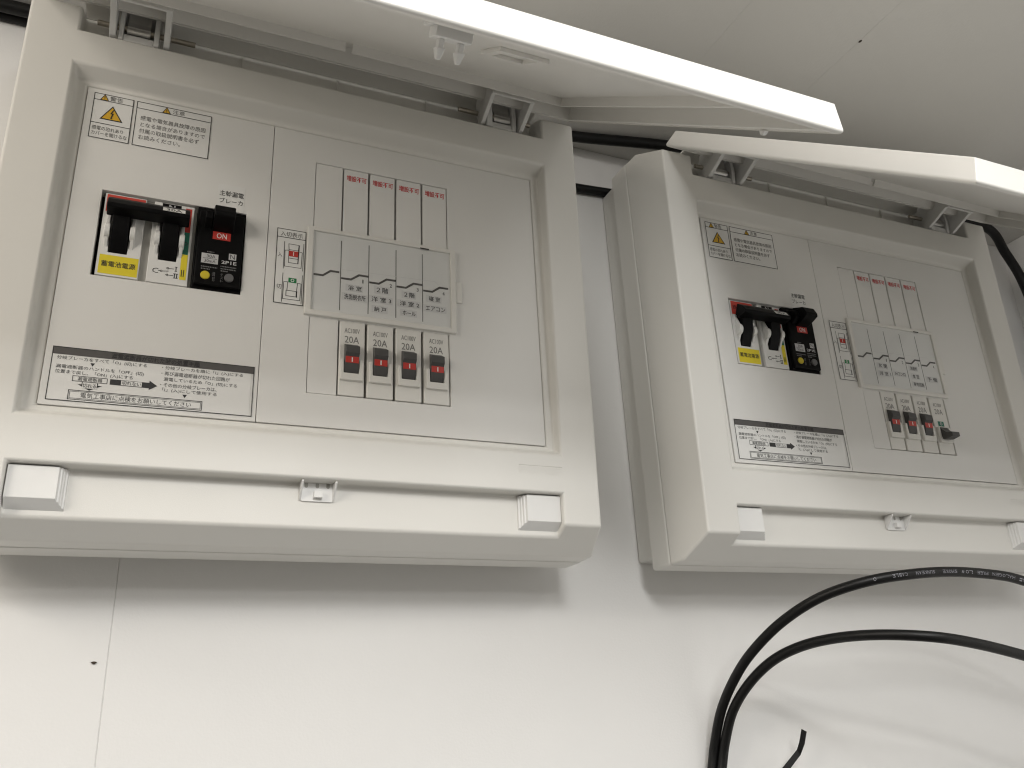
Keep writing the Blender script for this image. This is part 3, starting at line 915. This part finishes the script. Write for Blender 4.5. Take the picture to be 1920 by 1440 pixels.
make_board(W(XC, -3.66, WALL), 0.0, 'white distribution board with its lid up and all four branch breakers switched on', dict(names=L_names, off=(), swing=0.0115))
roll = 0.0042093
ox, oz = 5.982122, -0.002551
cx = ox + math.cos(roll) * XC - math.sin(roll) * -3.66
cz = oz + math.sin(roll) * XC + math.cos(roll) * -3.66
make_board(W(cx, cz, WALL), roll, 'white distribution board with one branch breaker flipped off showing a green mark', dict(names=R_names, off=(4,), swing=-0.0055))

# ------------------------------------------------------------------ cables
def cable(name, pts, r, label, k=10, group=None):
    ORG[:] = [0, 0, 0]
    path = spline(pts, k)
    o = MB().tube(path, r).build(name, 'cable', smooth=True)
    o.location = (0, 0, ZO)
    tag(o, label, 'cable', group)
    return o, path

cable('black_cable', [(-6, 1.430, -1.00), (-0.94, 1.430, -0.955), (1.5, 1.430, -1.0), (3.9, 1.430, -1.02), (5.0, 1.430, -0.88), (6.15, 1.43, -0.65), (7.2, 1.43, -0.52), (8.8, 1.43, -0.50), (10.6, 1.43, -0.60), (11.72, 1.40, -0.68), (12.12, 1.12, -0.78), (12.36, 0.68, -0.80), (12.50, 0.0, -0.85), (12.52, -1.5, -0.95), (12.50, -6, -1.0)], 0.066,
      'long black cable running under the ceiling edge above both boards')
cable('black_cable', [(-6, 1.44, -1.10), (-0.96, 1.440, -1.10), (-0.55, 1.435, -1.10), (0.6, 1.44, -1.10), (2.2, 1.40, -1.098), (3.2, 1.1, -1.10), (3.6, 0.86, -1.10), (3.7, 0.5, -1.05)], 0.060,
      'black cable lying in the corner where wall meets ceiling')
cable('black_cable', [(4.30, 0.845, -1.098), (5.10, 0.872, -1.098), (5.64, 0.905, -1.098), (6.1, 0.93, -1.098), (6.8, 0.92, -1.09)], 0.058,
      'short black cable spanning the gap between the two boards')

A = [(5.60, -20.0, -1.05), (5.60, -9.0, -1.05), (5.72, -7.2, -1.05), (5.88, -6.101, -1.05), (5.98, -5.696, -1.05), (6.04, -5.499, -1.048), (6.077, -5.272, -1.005), (6.104, -4.975, -0.869), (6.155, -4.701, -0.665), (6.223, -4.475, -0.431), (6.342, -4.244, -0.105), (6.517, -4.066, 0.247), (6.779, -3.967, 0.551), (7.148, -3.919, 0.724), (7.682, -3.889, 0.75), (8.26, -3.909, 0.75), (8.607, -3.96, 0.75), (9.126, -4.092, 0.75), (9.9, -4.40, 0.70), (11.2, -5.3, 0.2), (11.9, -7.0, -0.6), (12.0, -9.0, -1.0), (12.0, -20.0, -1.0)]
B = [(5.70, -20.0, -0.98), (5.66, -9.0, -0.98), (5.79, -7.2, -0.98), (5.93, -6.098, -0.98), (6.031, -5.696, -0.98), (6.10, -5.501, -0.978), (6.14, -5.275, -0.931), (6.176, -4.999, -0.795), (6.252, -4.768, -0.602), (6.356, -4.583, -0.361), (6.477, -4.475, -0.104), (6.615, -4.424, 0.194), (6.794, -4.423, 0.549), (7.099, -4.47, 0.865), (7.512, -4.538, 0.95), (8.085, -4.649, 0.95), (8.564, -4.773, 0.95), (9.106, -4.941, 0.95), (10.2, -5.4, 0.8), (11.2, -6.6, 0.2), (11.6, -9.0, -0.6), (11.6, -20.0, -0.9)]
ca, path = cable('black_cable', A, 0.047, 'black cable looping over beneath the boards, printed with pale lettering', 12)
cable('black_cable', B, 0.047, 'plain black cable following the inside of the printed loop', 12)

# pale printing along the loop, upside down as it hangs
arc = [0.0]
for a, b in zip(path, path[1:]):
    arc.append(arc[-1] + (b - a).length)
def at(s):
    i = 0
    while i < len(arc) - 2 and arc[i + 1] < s:
        i += 1
    t = (s - arc[i]) / (arc[i + 1] - arc[i])
    return path[i].lerp(path[i + 1], t), (path[i + 1] - path[i]).normalized()
eye = Vector((0.745138, -4.924374, 6.469061))
def s_near(x, lo):
    return next(arc[i] for i in range(len(path)) if path[i].x > x and path[i].z > -5 and i > lo)
m = MB()
ORG[:] = [0, 0, 0]
def put(word, x_end, x_start):
    """word reads from x_start (right) back to x_end (left)"""
    sa, sb = s_near(x_end, 52), s_near(x_start, 52)
    n = len(word)
    for k, ch in enumerate(word):
        c0 = sb + (sa - sb) * k / n
        c1 = sb + (sa - sb) * (k + 0.8) / n
        vs, fs, _ = glyphs(ch, 0.0)
        out = []
        for a, b in vs:
            p, t = at(c0 + (c1 - c0) * a)
            q = Vector((p.x, p.y, p.z))
            view = (eye - q)
            view = (view - t * view.dot(t)).normalized()
            side = t.cross(view).normalized()          # towards the underside
            if side.y > 0:
                side = -side
            ang = (b - 0.5) * 0.62 - 0.10
            out.append(q + (view * math.cos(ang) + side * math.sin(ang)) * 0.0482)
        m.add(out, fs)
for word, xe, xs_ in (('O', 6.815, 6.835), ('CABLE', 6.95, 7.10), ('SUNKEAN', 7.15, 7.40), ('SMOKE', 7.45, 7.65), ('LOW', 7.71, 7.84), ('FREE', 7.90, 8.05), ('HALOGEN', 8.11, 8.42), ('AI', 8.48, 8.56)):
    put(word, xe, xs_)
m.build('cable_print', 'cableprint', ca)

# tail of the cable tie that bundles the loop
ORG[:] = [0, 0, 0]
def band(P, w, th):
    mm = MB()
    vs = []
    for (p, wd, nn) in P:
        p, wd, nn = Vector(p), Vector(wd).normalized(), Vector(nn).normalized()
        for a, b in ((-1, -1), (1, -1), (1, 1), (-1, 1)):
            vs.append(p + wd * (a * w / 2) + nn * (b * th / 2))
    fs = []
    for i in range(len(P) - 1):
        for k in range(4):
            fs.append((4 * i + k, 4 * i + (k + 1) % 4, 4 * i + 4 + (k + 1) % 4, 4 * i + 4 + k))
    fs += [(3, 2, 1, 0), tuple(4 * (len(P) - 1) + k for k in range(4))]
    return mm.add(vs, fs)
P = [((5.92, -6.06, -0.93), (0.55, -0.8, 0.2), (0.1, 0.2, 1)), ((6.45, -5.79, -0.93), (0.5, -0.8, 0.25), (0.2, 0.3, 1)), ((6.84, -5.55, -0.95), (0.6, -0.7, 0.3), (0.2, 0.3, 1)),
     ((7.025, -5.415, -0.95), (0.3, -0.9, 0.3), (-0.8, 0.0, 0.6)), ((7.040, -5.33, -0.90), (0.25, -0.3, 1.0), (-1, 0.1, 0.3)), ((7.040, -5.212, -0.84), (0.2, -0.5, 1.0), (-1, 0.1, 0.3))]
t = band(P, 0.058, 0.010).build('cable_tie', 'cable', recalc=True)
t.location = (0, 0, ZO)
tag(t, 'bent black cable tie tail sticking out beside the cable loop', 'cable tie')
m = MB()
m.tube([(5.955 + 0.085 * math.cos(a), -6.05 + 0.03 * math.cos(a), -1.015 + 0.085 * math.sin(a)) for a in [i * 2 * math.pi / 20 for i in range(21)]], 0.016, 8)
m.build('tie_loop', 'cable', t, smooth=True)
